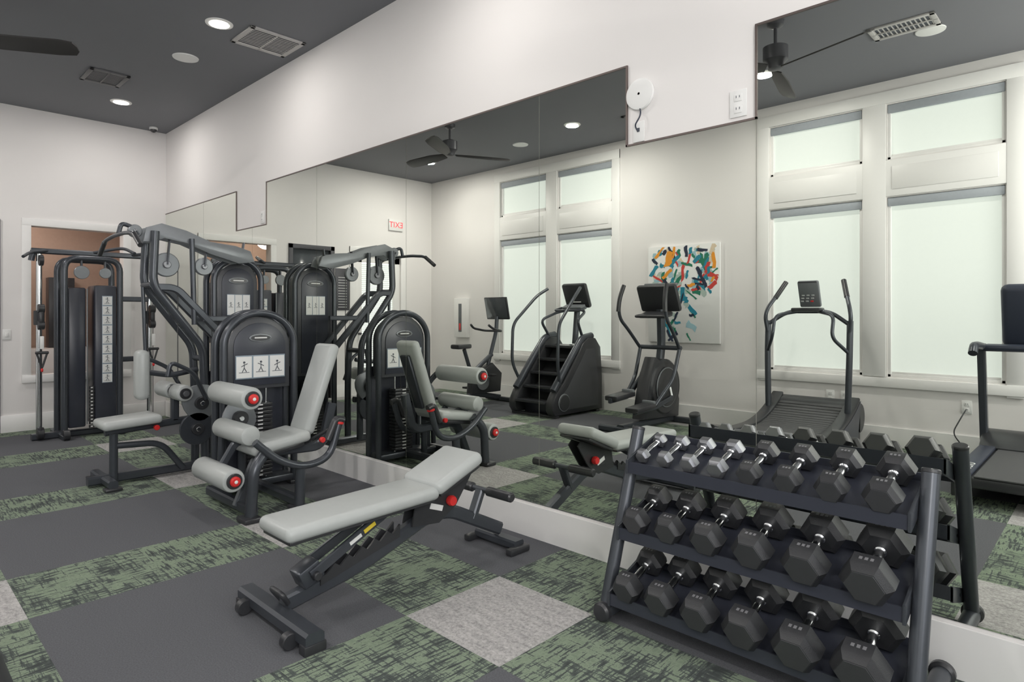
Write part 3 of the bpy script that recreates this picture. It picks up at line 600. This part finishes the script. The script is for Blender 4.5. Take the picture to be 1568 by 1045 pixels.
g.p('base',STEEL).b2((-.36,-.8,.05),(.36,.8,.12),bev=.01)
c=g.p('console',GREYP); c.box((0,-.70,1.61),(.22,.05,.30),(-20,0,0),bev=.02); g.p('console_face',GREYF).box((0,-.674,1.62),(.19,.006,.26),(-20,0,0)); g.p('lcd',GREEN_LCD).box((0,-.686,1.67),(.14,.016,.09),(-20,0,0))
for i in range(3):
    for j in range(3): g.p('keys',RED if (i+j)==4 else VINYL).box((-.05+.05*i,-.655+.012*j,1.592-.032*j),(.03,.006,.014),(-20,0,0),bev=.002)
g.p('console_base',BLACK).box((0,-.64,1.44),(.30,.16,.04),bev=.015)
g.p('cross_bar',STEEL).tube([(-.42,-.63,1.28),(-.22,-.66,1.42),(.22,-.66,1.42),(.42,-.63,1.28)],.022,fil=.1)
g.done()

# ------------------------------------------------------------ motor treadmill
g=Grp('treadmill',(-.52,-.62,0)); d=g.p('deck',BLACK)
d.box((0,.05,.17),(.78,1.65,.08),bev=.02); g.p('belt',SLAT).box((0,.08,.215),(.52,1.58,.012))
for s in (-1,1):
    g.p('side_rails',NAVY).box((s*.335,.07,.225),(.12,1.55,.03),bev=.01); g.p('uprights',STEEL).tube([(s*.38,-.62,.1),(s*.38,-.42,1.08),(s*.37,-.40,1.12)],sec=(.06,.08))
    g.p('handrails',STEEL).tube([(s*.37,-.48,1.10),(s*.37,-.12,1.13),(s*.37,.04,1.13),(s*.37,.10,1.07)],.034,fil=.06); g.p('skirt',BLACK).box((s*.385,.05,.12),(.03,1.6,.14),bev=.01)
    for y in (-.6,.75): g.p('feet',BLACK).cyl((s*.33,y,0),(s*.33,y,.14),.035)
g.p('motor_hood',BLACK).prism([(-.85,.08),(-.88,.22),(-.78,.34),(-.55,.34),(-.38,.23),(-.38,.08)],-.40,.40,'x',bev=.03)
g.p('console',NAVY).box((.03,-.52,1.38),(.56,.12,.56),(-14,0,0),bev=.055,seg=3); g.p('screen',SCREEN).box((.03,-.456,1.44),(.36,.012,.24),(-14,0,0)); g.p('console_base',NAVY).box((0,-.42,1.10),(.74,.22,.06),bev=.03)
e=g.done(); text(e,'TREAD',(-.335,.62,.2415),(0,0,-90),.10,WHITE)
g=Grp('power_cord',(-1.1,-1.5,0)); g.p('cord',BLACK).tube([(0,-.16,.46),(0,-.02,.44),(-.08,.05,.25),(.05,.1,.08),(.15,.2,.012),(.3,.15,.012)],.006,fil=.06); g.done(join=True)

# ------------------------------------------------------------ exercise bike
g=Grp('exercise_bike',(-7.2,-.85,0)); f=g.p('frame',STEEL)
f.bar((-.28,.45,.04),(.28,.45,.04),.08,.06); f.bar((-.28,-.45,.04),(.28,-.45,.04),.08,.06); f.tube([(0,.45,.06),(0,.1,.16),(0,-.45,.06)],sec=(.08,.08),fil=.1)
f.tube([(0,.05,.2),(0,.30,.85)],.03); f.tube([(0,-.1,.3),(0,-.38,1.1),(0,-.40,1.35)],.032,fil=.1); f.tube([(0,.1,.5),(0,-.28,.75)],.035)
g.p('body',BLACK).prism([(-.42,.16),(-.45,.45),(-.25,.62),(0,.5),(.18,.35),(.2,.16)],-.07,.07,'x',bev=.02)
for s in (-1,1):
    g.p('crank_cover',GREYP).cyl((s*.07,-.02,.34),(s*.09,-.02,.34),.13,n=28); g.p('cranks',CHROME).bar((s*.10,-.02,.34),(s*.12,-.02-s*.12,.34+s*.1),.02,.03); g.p('pedals',BLACK).box((s*.17,-.02-s*.12,.34+s*.1),(.10,.09,.03))
    g.p('handlebars',BLACK).tube([(0,-.36,1.12),(s*.2,-.32,1.12),(s*.22,-.1,1.16),(s*.2,-.02,1.22)],.018,fil=.06)
g.p('saddle',BLACK).prism([(-.07,.08),(-.09,.24),(.09,.24),(.07,.08),(.025,-.08),(-.025,-.08)],.86,.93,'z',bev=.02)
P=g.P[('saddle','black_plastic')]; P.v=[Vector((v.x,v.y+.25,v.z)) for v in P.v]
g.p('monitor',BLACK).box((0,-.40,1.48),(.50,.035,.36),(-12,0,0),bev=.012); g.p('screen',GLASSD).box((0,-.380,1.483),(.46,.006,.32),(-12,0,0))
g.done()

# ------------------------------------------------------------ painting, extinguisher cabinet
g=Grp('abstract_painting',(-4.15,YO+.02,1.655)); W,H=1.03,1.28
g.p('canvas',WHITE).box((0,0,0),(W,.035,H),bev=.003)
cols=[((.45,.55,.50),22),((.75,.62,.45),14),((.35,.55,.62),12),((.02,.20,.12),28),((.62,.06,.05),17),((.02,.24,.34),24),((.02,.03,.06),20),((.85,.33,.03),10)]
k=0
for ci,(c,nn) in enumerate(cols):
    mm=mat('paint_%d'%ci,c,.5); q=g.p('strokes_%d'%ci,mm)
    for _ in range(nn):
        k+=1
        x=random.uniform(-W/2+.06,W/2-.06); z=.50*x*random.uniform(.4,1.6)*-.3+random.gauss(.08,.34)
        z=max(-H/2+.08,min(H/2-.08,z))
        if x>.15 and z<-.1: z=random.uniform(.1,.5)
        a=random.uniform(.6,2.2)+(0 if random.random()<.65 else 1.3); L=random.uniform(.03,.105); w=random.uniform(.012,.036)*(1.5 if ci<3 else 1); pts=[]
        if ci==7 and _==0: x,z,L,w,a=-.20,.47,.11,.065,1.4
        if ci==5 and _==0: x,z,L,w,a=-.32,-.10,.17,.03,1.0
        if ci==5 and _==1: x,z,L,w,a=-.24,-.38,.18,.022,1.9
        if ci==3 and _==0: x,z,L,w,a=.30,.38,.14,.03,1.9
        for u,v in ((-1,-.6),(-.4,-1),(.3,-.7),(.9,-1),(1.05,0),(.8,.8),(.1,1),(-.5,.7),(-1.05,.9)):
            u*=L*random.uniform(.8,1.15); v*=w*random.uniform(.6,1.25); pts.append((x+u*math.cos(a)-v*math.sin(a),z+u*math.sin(a)+v*math.cos(a)))
        pts=[(min(max(p,-W/2+.01),W/2-.01),min(max(r_,-H/2+.01),H/2-.01)) for p,r_ in pts]
        q.prism(pts,.0176,.0185+k*.00002,'y')
g.done()
g=Grp('fire_extinguisher_cabinet',(-8.5,YO+.04,1.32)); g.p('box',TRIM).box((0,0,0),(.34,.08,.70),bev=.01); g.p('window',GLASSD).box((0,.042,0),(.08,.004,.5)); g.p('extinguisher',RED).box((0,.043,-.16),(.04,.006,.12),bev=.003); g.done()

# ------------------------------------------------------------ world, portal, camera
w=bpy.data.worlds.new('World'); sc.world=w; w.use_nodes=True; nt=w.node_tree; bg=nt.nodes['Background']
sky=nt.nodes.new('ShaderNodeTexSky'); sky.sky_type='HOSEK_WILKIE'; sky.turbidity=6; sky.sun_direction=(.3,-.6,.75)
mx=nt.nodes.new('ShaderNodeMix'); mx.data_type='RGBA'; mx.inputs[0].default_value=.75; nt.links.new(sky.outputs[0],mx.inputs[6]); mx.inputs[7].default_value=(1,1,1,1)
nt.links.new(mx.outputs[2],bg.inputs[0]); bg.inputs[1].default_value=3.6
l=bpy.data.lights.new('window_portal','AREA'); l.shape='RECTANGLE'; l.size=3.6; l.size_y=2.4; l.cycles.is_portal=True
o=bpy.data.objects.new('window_portal',l); COL.objects.link(o); o.location=(XR+.12,.6,2.0); o.rotation_euler=(R(90),0,R(90))
# added fill lamp, unseen, on the camera side of the room
l=bpy.data.lights.new('added_fill_lamp','AREA'); l.shape='RECTANGLE'; l.size=1.6; l.size_y=1.2; l.energy=55; l.color=(1,.98,.96)
o=bpy.data.objects.new('added_fill_lamp',l); COL.objects.link(o); o.location=(1.5,-.6,2.5)
o.rotation_euler=(Vector((-1,.02,.0))).to_track_quat('-Z','Y').to_euler()
cam=bpy.data.cameras.new('camera'); cam.sensor_width=36; cam.lens=969/1568*36; cam.shift_y=-42.5/1568; cam.clip_start=.05
co=bpy.data.objects.new('camera',cam); COL.objects.link(co); co.location=(0,0,1.4); co.rotation_euler=(R(90),0,R(44)); sc.camera=co
